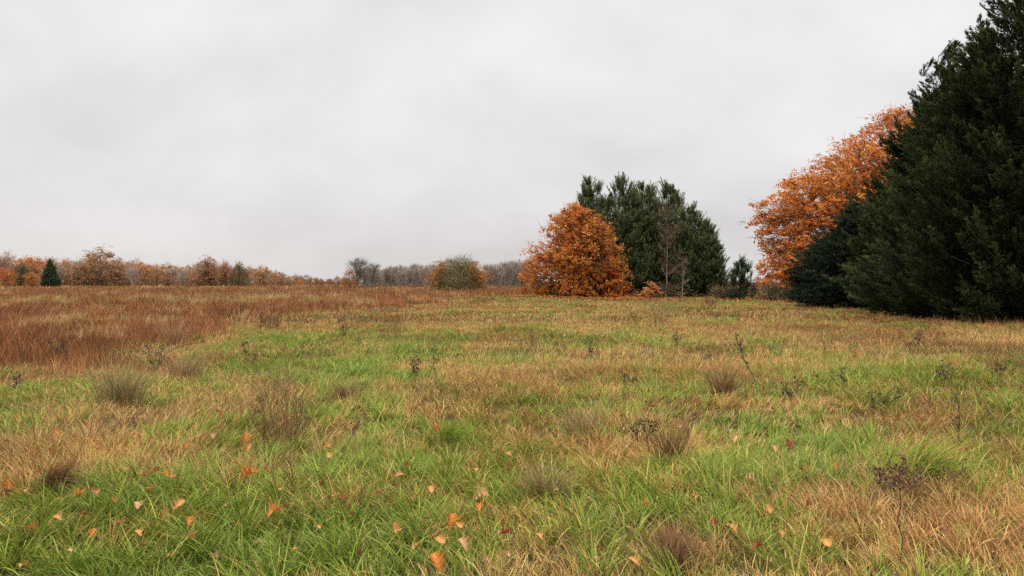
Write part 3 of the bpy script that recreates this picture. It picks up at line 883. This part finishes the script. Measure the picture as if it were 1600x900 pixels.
BR = [(.16, .085, .045), (.22, .115, .055), (.12, .065, .04), (.28, .16, .08)]
GB = [(.30, .19, .10), (.24, .15, .08), (.38, .25, .13)]
twig_bush(440, 708, .78, .75, 120, BR, "thick twiggy brown bush standing in the green grass")
twig_bush(432, 640, .62, .5, 50, GB, "sparse reddish stalks rising just behind the thick twiggy brown bush", .004)
twig_bush(612, 535, .75, .95, 90, BR, "brown twiggy bush at the end of the green track")
twig_bush(420, 512, .8, 1.3, 110, [(.12, .07, .045), (.17, .09, .05)], "dark twiggy bush at the edge of the rust red weeds", .007)
twig_bush(345, 490, .7, 1.2, 80, [(.10, .06, .045), (.14, .08, .05)], "dark twiggy bush out among the rust red weeds", .008)
twig_bush(1030, 512, 1.05, .8, 36, [(.15, .09, .055), (.2, .13, .08)], "tall sparse twiggy bush in dry grass below the tiny orange sapling", .009)
twig_bush(826, 560, .6, .7, 34, [(.14, .085, .05), (.2, .12, .07)], "thin leafless twigs in dry grass below the round orange oak", .006)
twig_bush(1110, 482, .8, 1.2, 90, [(.15, .07, .045), (.2, .09, .05)], "dark red twiggy bush beside the far bright green patch", .01)
twig_bush(1570, 600, .6, .9, 90, BR, "brown twiggy bush in the dry grass by the huge cypress")
tussock(188, 640, .62, .6, 520, [(.36, .27, .13), (.29, .22, .10), (.23, .16, .085), (.24, .25, .09)], "large straw and grey tussock before the rust red weeds", width=.007)
tussock(72, 782, .40, .34, 620, BR, "drooping brown tussock beside fallen leaves in green grass", lean=(.25, -.05), stiff=.1, width=.0045)
tussock(290, 600, .55, .55, 420, GB + [(.42, .3, .16)], "pale tan tussock between the large straw tussock and green track", width=.006)
tussock(272, 538, .85, .55, 300, [(.42, .26, .14), (.36, .2, .1)], "tall tan tussock standing out of the rust red weeds", width=.009, stiff=.7)
tussock(1045, 742, .50, .26, 260, BR, "narrow upright red-brown tussock in the middle of the meadow", stiff=.8, width=.005)
tussock(1130, 632, .50, .45, 420, BR + GB, "brown tussock at the foot of the leaning dark stalk", stiff=.6, width=.007)
tussock(690, 710, .34, .5, 520, P_GREEN, "long combed green tussock behind the single orange leaf", lean=(.2, -.1), stiff=.2, width=.006)
tussock(1050, 905, .30, .28, 420, BR, "red-brown tussock on the bottom edge of the meadow", stiff=.6, width=.0045)
tussock(1425, 762, .50, .55, 700, P_GREEN + P_STRAW[:2], "big wind combed green tussock around the brown stalk", lean=(.35, -.12), stiff=.15, width=.006)
tussock(910, 700, .42, .35, 360, GB + [(.45, .34, .16)], "pale straw tussock beside the narrow red-brown one", stiff=.5, width=.005)
tussock(850, 795, .36, .3, 420, GB + [(.2, .25, .07)], "pale mixed straw tussock low in the middle of the meadow", stiff=.35, width=.005)
tussock(540, 640, .36, .4, 320, BR + GB, "low brown tussock beside the green track", stiff=.5, width=.006)

DK = (.07, .048, .034)
weed(1186, 616, .80, (-.33, .05), "tall dark stalk leaning over, with knobbly seed clusters", 1, 16, 14, DK, .022, branch=.09)
weed(652, 606, .30, (-.10, 0), "low black withered weed with crumpled leaves beside the black upright stalk", 2, 10, 8, (.05, .037, .03), .03, branch=.14)
weed(682, 604, .48, (-.06, 0), "black upright stalk beside the low withered weed", 1, 7, 10, (.04, .03, .026), .03, branch=.1)
weed(1240, 640, .24, (.04, 0), "short black weed with star shaped leaves in green grass", 3, 7, 6, (.05, .042, .03), .03, branch=.13)
weed(1498, 712, .60, (.0, 0), "thin dark upright stalk with crossing twigs", 1, 8, 6, DK, .014, branch=.14)
weed(1412, 905, .58, (-.02, 0), "tall thin brown stalk rising from the bottom edge into the wind combed tussock", 1, 7, 4, (.07, .042, .03), .010, branch=.07, thick=.004)
weed(1395, 790, .27, (-.03, .02), "brown withered weed with curled leaves inside the wind combed tussock", 5, 8, 10, (.13, .07, .045), .02, branch=.10)
weed(1440, 785, .25, (.05, 0), "brown seed head weed at the far flank of the wind combed tussock", 4, 6, 9, (.12, .065, .045), .02, branch=.1)
weed(985, 614, .22, (0, 0), "short dark seed head alone in the straw", 2, 6, 12, DK, .03, branch=.08)
weed(1478, 622, .34, (.03, 0), "dark branching weed in the green patch by the huge cypress", 4, 7, 10, DK, .022, branch=.13)
weed(1552, 615, .28, (0, 0), "dark seed head below the brown twiggy bush", 2, 6, 12, DK, .024, branch=.1)
weed(1375, 660, .34, (.02, 0), "dark brown cluster of seed heads in tan grass", 4, 6, 9, (.06, .035, .028), .022, branch=.12)
weed(1318, 620, .36, (0, 0), "dark sparse weed behind the star shaped weed", 3, 6, 8, DK, .02, branch=.12)
weed(1000, 705, .40, (.03, 0), "dark leafy weed beside the narrow red-brown tussock", 4, 6, 8, (.04, .045, .025), .026, branch=.12)
weed(1425, 562, .45, (0, 0), "dark stalk in the brown grass below the cypresses", 3, 6, 9, DK, .03, branch=.13)
weed(388, 585, .50, (-.04, 0), "small black stalk on the green track", 2, 7, 12, DK, .03, branch=.08)
weed(240, 590, .5, (.06, 0), "dark weed behind the large straw tussock", 5, 6, 8, (.05, .035, .03), .025, branch=.13)
weed(100, 575, .45, (0, 0), "black crumpled weed at the edge of the rust red weeds", 4, 8, 6, (.07, .05, .04), .03, branch=.14)
weed(18, 620, .3, (0, 0), "small dark weed with thin leaves by the side of the green grass", 3, 6, 8, DK, .02, branch=.12)
weed(540, 530, .55, (0, 0), "dark weed standing on the far end of the green track", 4, 6, 8, DK, .035, branch=.14)
weed(920, 565, .4, (0, 0), "pair of dark seed heads far out in the straw", 2, 6, 9, DK, .03, branch=.1)
weed(1055, 552, .5, (.04, 0), "dark weed below the tall sparse twiggy bush", 3, 6, 8, DK, .03, branch=.12)
weed(165, 715, .45, (.3, .1), "thin grey stem lying over toward the fallen leaves", 2, 4, 3, (.12, .09, .07), .012, branch=.12, thick=.004)
weed(462, 790, .40, (.02, 0), "sparse reddish twigs rising below the thick twiggy brown bush", 6, 5, 3, (.14, .06, .04), .01, branch=.12, thick=.0035)


# ------------------------------------------------------------------ fallen leaves
def leaf_mesh(kind):
    """Lobed oak leaf about 1 unit long: midrib, vein ridges, curled margin; its own mesh."""
    r = np.random.default_rng(100 + kind)
    n = 25
    t = np.linspace(0, 1, n)
    lob = .5 + .5 * np.cos((t * (3.6 + kind % 2)) * 2 * math.pi + r.uniform(-.4, .4))
    env = np.sin(np.clip(t * .97 + .03, 0, 1) ** .8 * math.pi) ** .75
    b = Buf(); V = []; C = []
    base = np.array([(.50, .19, .045), (.48, .235, .075), (.30, .125, .05), (.48, .29, .13), (.24, .06, .03)][kind % 5])
    curlx = r.uniform(.9, 2.4); curly = r.uniform(-1.9, 1.9)
    cols = np.array([-1, -.66, -.33, 0, .33, .66, 1])
    for i in range(n):
        wd = .46 * env[i] * (.46 + .54 * lob[i]) * (1 + .12 * r.normal()) + .008
        for c in cols:
            x = c * wd
            yy = t[i] - .5 + abs(c) * wd * .35
            z = curlx * x * x * 1.6 + curly * .35 * (t[i] - .5) ** 2 + .02 * math.sin(t[i] * 40) * abs(c) + .03 * r.normal() * abs(c)
            V.append((x, yy, z))
            m = 1 + .25 * (fbm(np.array(x * 9 + kind), np.array(yy * 9), 3) - .5) * 2
            col = base * m
            if c == 0:
                col = base * 1.25
            if abs(c) == 1 and r.uniform() < .35:
                col = base * .55
            C.append(col)
    q = []
    for i in range(n - 1):
        for j in range(6):
            a = i * 7 + j
            q.append((a, a + 1, a + 8, a + 7))
    b.add(V, np.array(C), q)
    b.tube(np.array([(0, -.5, 0.0), (.01, -.6, .02), (.03, -.72, .06)]), [.014, .011, .009], base * .8, 4)
    return b.mesh("fallen_leaf", M_LEAF, True)


LEAVES = [leaf_mesh(k) for k in range(10)]
# px, py, length in px, colour kind (0 orange, 1 tan-orange, 2 brown, 3 pale tan, 4 dark red), label
FALLEN = [
    (382, 694, 24, 0, "orange leaf standing upright against the thick twiggy brown bush"),
    (387, 709, 18, 1, "tan leaf lying under the upright orange leaf by the twiggy bush"),
    (387, 753, 34, 0, "big spread orange leaf alone below the thick twiggy brown bush"),
    (514, 706, 16, 0, "small orange leaf directly above a tan leaf in brown grass"),
    (512, 722, 18, 1, "tan leaf directly below a small orange leaf in brown grass"),
    (251, 712, 13, 1, "little orange leaf alone above the long row of leaves"),
    (293, 705, 14, 0, "narrow orange leaf standing on edge between the leaf row and the bush"),
    (166, 660, 22, 3, "pale tan leaf low under the large straw tussock"),
    (342, 657, 18, 2, "dull brown leaf in grass beside the green track"),
    (198, 742, 22, 3, "first pale leaf of the long row of leaves, beside the thin grey stem"),
    (220, 752, 20, 1, "tan leaf second in the long row of leaves"),
    (242, 748, 22, 2, "dark orange leaf in the middle of the long row of leaves"),
    (258, 752, 16, 0, "small orange leaf fourth in the long row of leaves"),
    (272, 757, 20, 1, "tan leaf ending the long row of leaves"),
    (121, 781, 22, 0, "orange leaf touching the foot of the drooping brown tussock"),
    (152, 777, 24, 2, "brown leaf just past the foot of the drooping brown tussock"),
    (36, 774, 18, 3, "faded tan leaf half hidden behind the drooping brown tussock"),
    (6, 767, 22, 0, "orange leaf cut by the picture edge beside the drooping brown tussock"),
    (92, 790, 14, 1, "small tan leaf in green grass below the drooping brown tussock"),
    (212, 798, 22, 3, "pale tan leaf below the long row of leaves"),
    (279, 797, 24, 1, "curled tan leaf below the end of the long row of leaves"),
    (87, 819, 20, 1, "flat tan leaf alone in green grass, two below the drooping tussock"),
    (185, 827, 20, 2, "brown leaf in green grass below the pale tan leaf"),
    (291, 826, 22, 0, "orange leaf slipping sideways below the curled tan leaf"),
    (144, 842, 17, 0, "upright orange leaf stuck in thick green grass"),
    (214, 843, 20, 1, "tan leaf half sunk in green grass above the brown curled one"),
    (221, 864, 18, 2, "brown curled leaf deep in the bottom green grass"),
    (105, 871, 16, 3, "pale small leaf deep in the bottom green grass"),
    (34, 893, 20, 1, "tan leaf in the bottom corner of the green grass"),
    (428, 809, 28, 0, "orange leaf touching a brown leaf below the reddish twigs"),
    (450, 801, 24, 2, "brown leaf touching an orange leaf below the reddish twigs"),
    (436, 775, 16, 3, "pale leaf at the foot of the sparse reddish twigs"),
    (530, 787, 32, 1, "big tan leaf in grass beyond the sparse reddish twigs"),
    (682, 684, 22, 0, "single orange leaf before the long combed green tussock"),
    (635, 739, 12, 4, "small dark red leaf in green grass below the combed tussock"),
    (622, 754, 18, 3, "pale tan leaf below the small dark red leaf"),
    (794, 721, 14, 1, "small tan leaf alone in the middle of the meadow"),
    (963, 722, 22, 3, "pale curled leaf with a dark side near the narrow red-brown tussock"),
    (752, 786, 28, 3, "pale tan leaf above an orange one in the low middle of the meadow"),
    (752, 801, 20, 0, "orange leaf below a pale tan one in the low middle of the meadow"),
    (705, 823, 30, 0, "bright orange leaf folded upright in green grass"),
    (717, 832, 20, 1, "tan leaf lying against the folded bright orange leaf"),
    (689, 853, 26, 1, "tan leaf directly above the biggest bottom orange leaf"),
    (682, 885, 38, 0, "biggest orange leaf standing at the bottom edge of the meadow"),
    (724, 858, 28, 3, "long pale leaf slanting beside the biggest orange leaf"),
    (616, 836, 22, 1, "thin tan leaf on edge in bright green grass"),
    (791, 841, 22, 4, "dark red leaf in a hollow of brown grass"),
    (790, 876, 20, 3, "pale leaf in grass below the hollow with the dark red leaf"),
    (842, 845, 20, 1, "tan leaf beside the hollow with the dark red leaf"),
    (992, 884, 24, 1, "tan leaf beside the red-brown tussock on the bottom edge"),
    (673, 775, 20, 1, "flat tan leaf above the folded bright orange leaf"),
    (1118, 829, 20, 4, "dark red leaf beside an orange leaf in the bottom grass"),
    (1145, 836, 26, 1, "orange tan leaf beside a dark red leaf in the bottom grass"),
    (1294, 862, 32, 1, "large tan orange leaf on dark grass before the tall thin brown stalk"),
    (1202, 809, 18, 1, "small tan leaf upright in green grass above the dark red and orange pair"),
    (1232, 702, 18, 4, "red leaf standing in the green patch of the meadow"),
    (1209, 709, 18, 3, "pale leaf beside the red leaf in the green patch"),
    (1255, 748, 18, 4, "second red leaf, lower in the green patch of the meadow"),
    (1173, 766, 22, 3, "pale long leaf low in the green patch of the meadow"),
    (1185, 865, 22, 4, "dark red leaf in a dark hollow near the bottom edge"),
    (1275, 886, 16, 1, "small tan leaf below the large tan orange leaf"),
    (1064, 749, 16, 3, "pale leaf at the foot of the narrow red-brown tussock"),
    (1066, 674, 22, 3, "pale leaf with dark red twigs above the narrow red-brown tussock"),
    (1275, 596, 15, 4, "bright red leaf far out beside the short black weed"),
    (1506, 712, 16, 2, "brown leaf at the foot of the thin dark upright stalk")]
LEAF_KIND = {}
for px, py, ln, kd, lab in FALLEN:
    z0 = .135 if py < 760 else .15
    d = ground_y(py, z0)
    x = side(px, d)
    o = obj("fallen_leaf", LEAVES[kd + 5 * int(rng.integers(0, 2))], None)
    tag(o, lab, "leaf", "fallen leaves in the meadow")
    s = ln / FPX * d * .87
    o.location = (x, d, z0 + float(terrain(x, d)))
    o.scale = (s, s, s)
    up = any(w in lab for w in ("upright", "on edge", "standing", "slant"))
    o.rotation_euler = (R(U(38, 60) if up else U(5, 32)), R(U(-25, 25)), R(U(-60, 60) if up else U(0, 360)) if not up else R(U(-45, 45)))

# scraps nearly buried in the grass: nothing tells one from the next
for px, py in [(60, 745), (48, 836), (130, 812), (158, 850), (176, 790), (232, 775), (255, 812), (262, 880), (300, 850), (318, 770), (335, 880), (352, 800), (366, 735), (402, 860), (415, 742),
               (462, 868), (498, 835), (505, 765), (548, 815), (562, 872), (590, 782), (600, 720), (640, 790), (650, 862), (742, 745), (760, 885), (822, 812), (868, 778), (905, 850), (930, 880),
               (1010, 800), (1085, 790), (1100, 862), (1222, 845), (1262, 800), (1150, 690), (1310, 740), (330, 690), (210, 690), (88, 690)]:
    d = ground_y(py, .15); x = side(px, d)
    o = obj("fallen_leaf", LEAVES[int(rng.integers(0, 10))], None)
    tag(o, "tiny scrap of brown leaf nearly buried in the grass", "leaf", "leaf scraps buried in the grass")
    k = U(9, 15) / FPX * d
    o.location = (x, d, .15 + float(terrain(x, d))); o.scale = (k, k, k); o.rotation_euler = (R(U(10, 70)), R(U(-30, 30)), R(U(0, 360)))

# drifts of dropped leaves below the two orange oaks: past counting
lb = Buf()
for px, d, r, n in ((900, 72, 6.5, 2600), (1290, 62, 10, 3000), (1016, 66, 2, 250)):
    a = rng.uniform(0, 6.28, n); q = np.sqrt(rng.uniform(0, 1, n)) * r
    x = side(px, d) + np.cos(a) * q * 1.1; y = d - 1.5 + np.sin(a) * q
    lb.flakes(np.stack([x, y, terrain(x, y) + rng.uniform(.1, .3, n)], 1), rng.uniform(.08, .16, n), np.array([0, -.2, 1.]) + rng.normal(size=(n, 3)) * .4, pick([(.46, .145, .032), (.48, .20, .06), (.30, .11, .04)], n), .7)
tag(obj("leaf_litter", lb, M_LEAF), "orange leaf litter lying under the two orange oaks", "leaf litter", kind="stuff")

# ------------------------------------------------------------------ sky, sun, camera
w = bpy.data.worlds.new("World"); S.world = w; w.use_nodes = True
nt = w.node_tree; N = nt.nodes.new; K = nt.links.new
bg = nt.nodes["Background"]; bg.inputs["Strength"].default_value = 0.1
SUN_EL, SUN_AZ = R(55), R(-80)       # high behind the cloud, to the left of the view
sky = N("ShaderNodeTexSky"); sky.sky_type = "NISHITA"; sky.sun_disc = False; sky.sun_elevation = SUN_EL; sky.sun_rotation = SUN_AZ
tc = N("ShaderNodeTexCoord"); sx = N("ShaderNodeSeparateXYZ"); K(tc.outputs["Generated"], sx.inputs[0])


def math_node(op, a, b=None, c=None):
    m = N("ShaderNodeMath"); m.operation = op
    for i, v in enumerate((a, b, c)):
        if v is None:
            continue
        if isinstance(v, (int, float)):
            m.inputs[i].default_value = v
        else:
            K(v, m.inputs[i])
    return m.outputs[0]


zz = math_node("MAXIMUM", sx.outputs[2], 0.0)
den = math_node("ADD", zz, 0.62)
comb = N("ShaderNodeCombineXYZ"); K(math_node("DIVIDE", sx.outputs[0], den), comb.inputs[0]); K(math_node("DIVIDE", sx.outputs[1], den), comb.inputs[1])
n1 = N("ShaderNodeTexNoise"); n1.inputs["Scale"].default_value = 3.0; n1.inputs["Detail"].default_value = 5; n1.inputs["Roughness"].default_value = .5
mp = N("ShaderNodeMapping"); mp.inputs["Location"].default_value = (3.1, 1.7, 0); mp.inputs["Scale"].default_value = (1.0, 1.15, 1)
K(comb.outputs[0], mp.inputs[0]); K(mp.outputs[0], n1.inputs["Vector"])
cr = N("ShaderNodeMapRange"); cr.inputs["From Min"].default_value = .3; cr.inputs["From Max"].default_value = .7; cr.inputs["To Min"].default_value = .86; cr.inputs["To Max"].default_value = 1.08
K(n1.outputs[0], cr.inputs["Value"])
# cloud cover: even near the horizon, brighter towards the zenith as overcast skies are
lo = N("ShaderNodeMapRange"); lo.inputs["From Max"].default_value = .22; lo.inputs["To Min"].default_value = 7.5; lo.inputs["To Max"].default_value = 8.75; lo.interpolation_type = "SMOOTHSTEP"
K(zz, lo.inputs["Value"])
hi = N("ShaderNodeMapRange"); hi.inputs["From Min"].default_value = .36; hi.inputs["From Max"].default_value = .95; hi.inputs["To Min"].default_value = 1.0; hi.inputs["To Max"].default_value = 4.1; hi.interpolation_type = "SMOOTHSTEP"
K(zz, hi.inputs["Value"])
lum = math_node("MULTIPLY", math_node("MULTIPLY", lo.outputs[0], hi.outputs[0]), cr.outputs[0])
tint = N("ShaderNodeMix"); tint.data_type = "RGBA"; tint.inputs[6].default_value = (1.0, .972, .966, 1); tint.inputs[7].default_value = (1.0, .986, .984, 1)
K(math_node("MULTIPLY", zz, 4.0), tint.inputs[0])
vs = N("ShaderNodeVectorMath"); vs.operation = "SCALE"; K(tint.outputs[2], vs.inputs[0]); K(lum, vs.inputs["Scale"])
mx = N("ShaderNodeMix"); mx.data_type = "RGBA"; mx.inputs[0].default_value = .96
K(sky.outputs[0], mx.inputs[6]); K(vs.outputs[0], mx.inputs[7]); K(mx.outputs[2], bg.inputs["Color"])

sl = bpy.data.lights.new("sun", "SUN"); sl.energy = 1.5; sl.angle = R(25); sl.color = (1, .97, .93)
so = bpy.data.objects.new("sun", sl); COL.objects.link(so)
so.rotation_euler = (R(90) - SUN_EL, 0, -SUN_AZ + R(180))
so.location = (0, 0, 60)

cam = bpy.data.cameras.new("camera"); cam.lens = 26.0; cam.sensor_width = 36.0; cam.clip_end = 6000; cam.clip_start = .05
co = bpy.data.objects.new("camera", cam); COL.objects.link(co)
co.location = (0, 0, EYE); co.rotation_euler = (R(90) - math.atan(10 / FPX), 0, 0)
S.camera = co

S.view_settings.view_transform = "Standard"; S.view_settings.look = "None"; S.view_settings.exposure = 0; S.view_settings.gamma = 1
S.cycles.max_bounces = 6; S.cycles.diffuse_bounces = 2; S.cycles.glossy_bounces = 2; S.cycles.transmission_bounces = 4
S.cycles.use_denoising = False
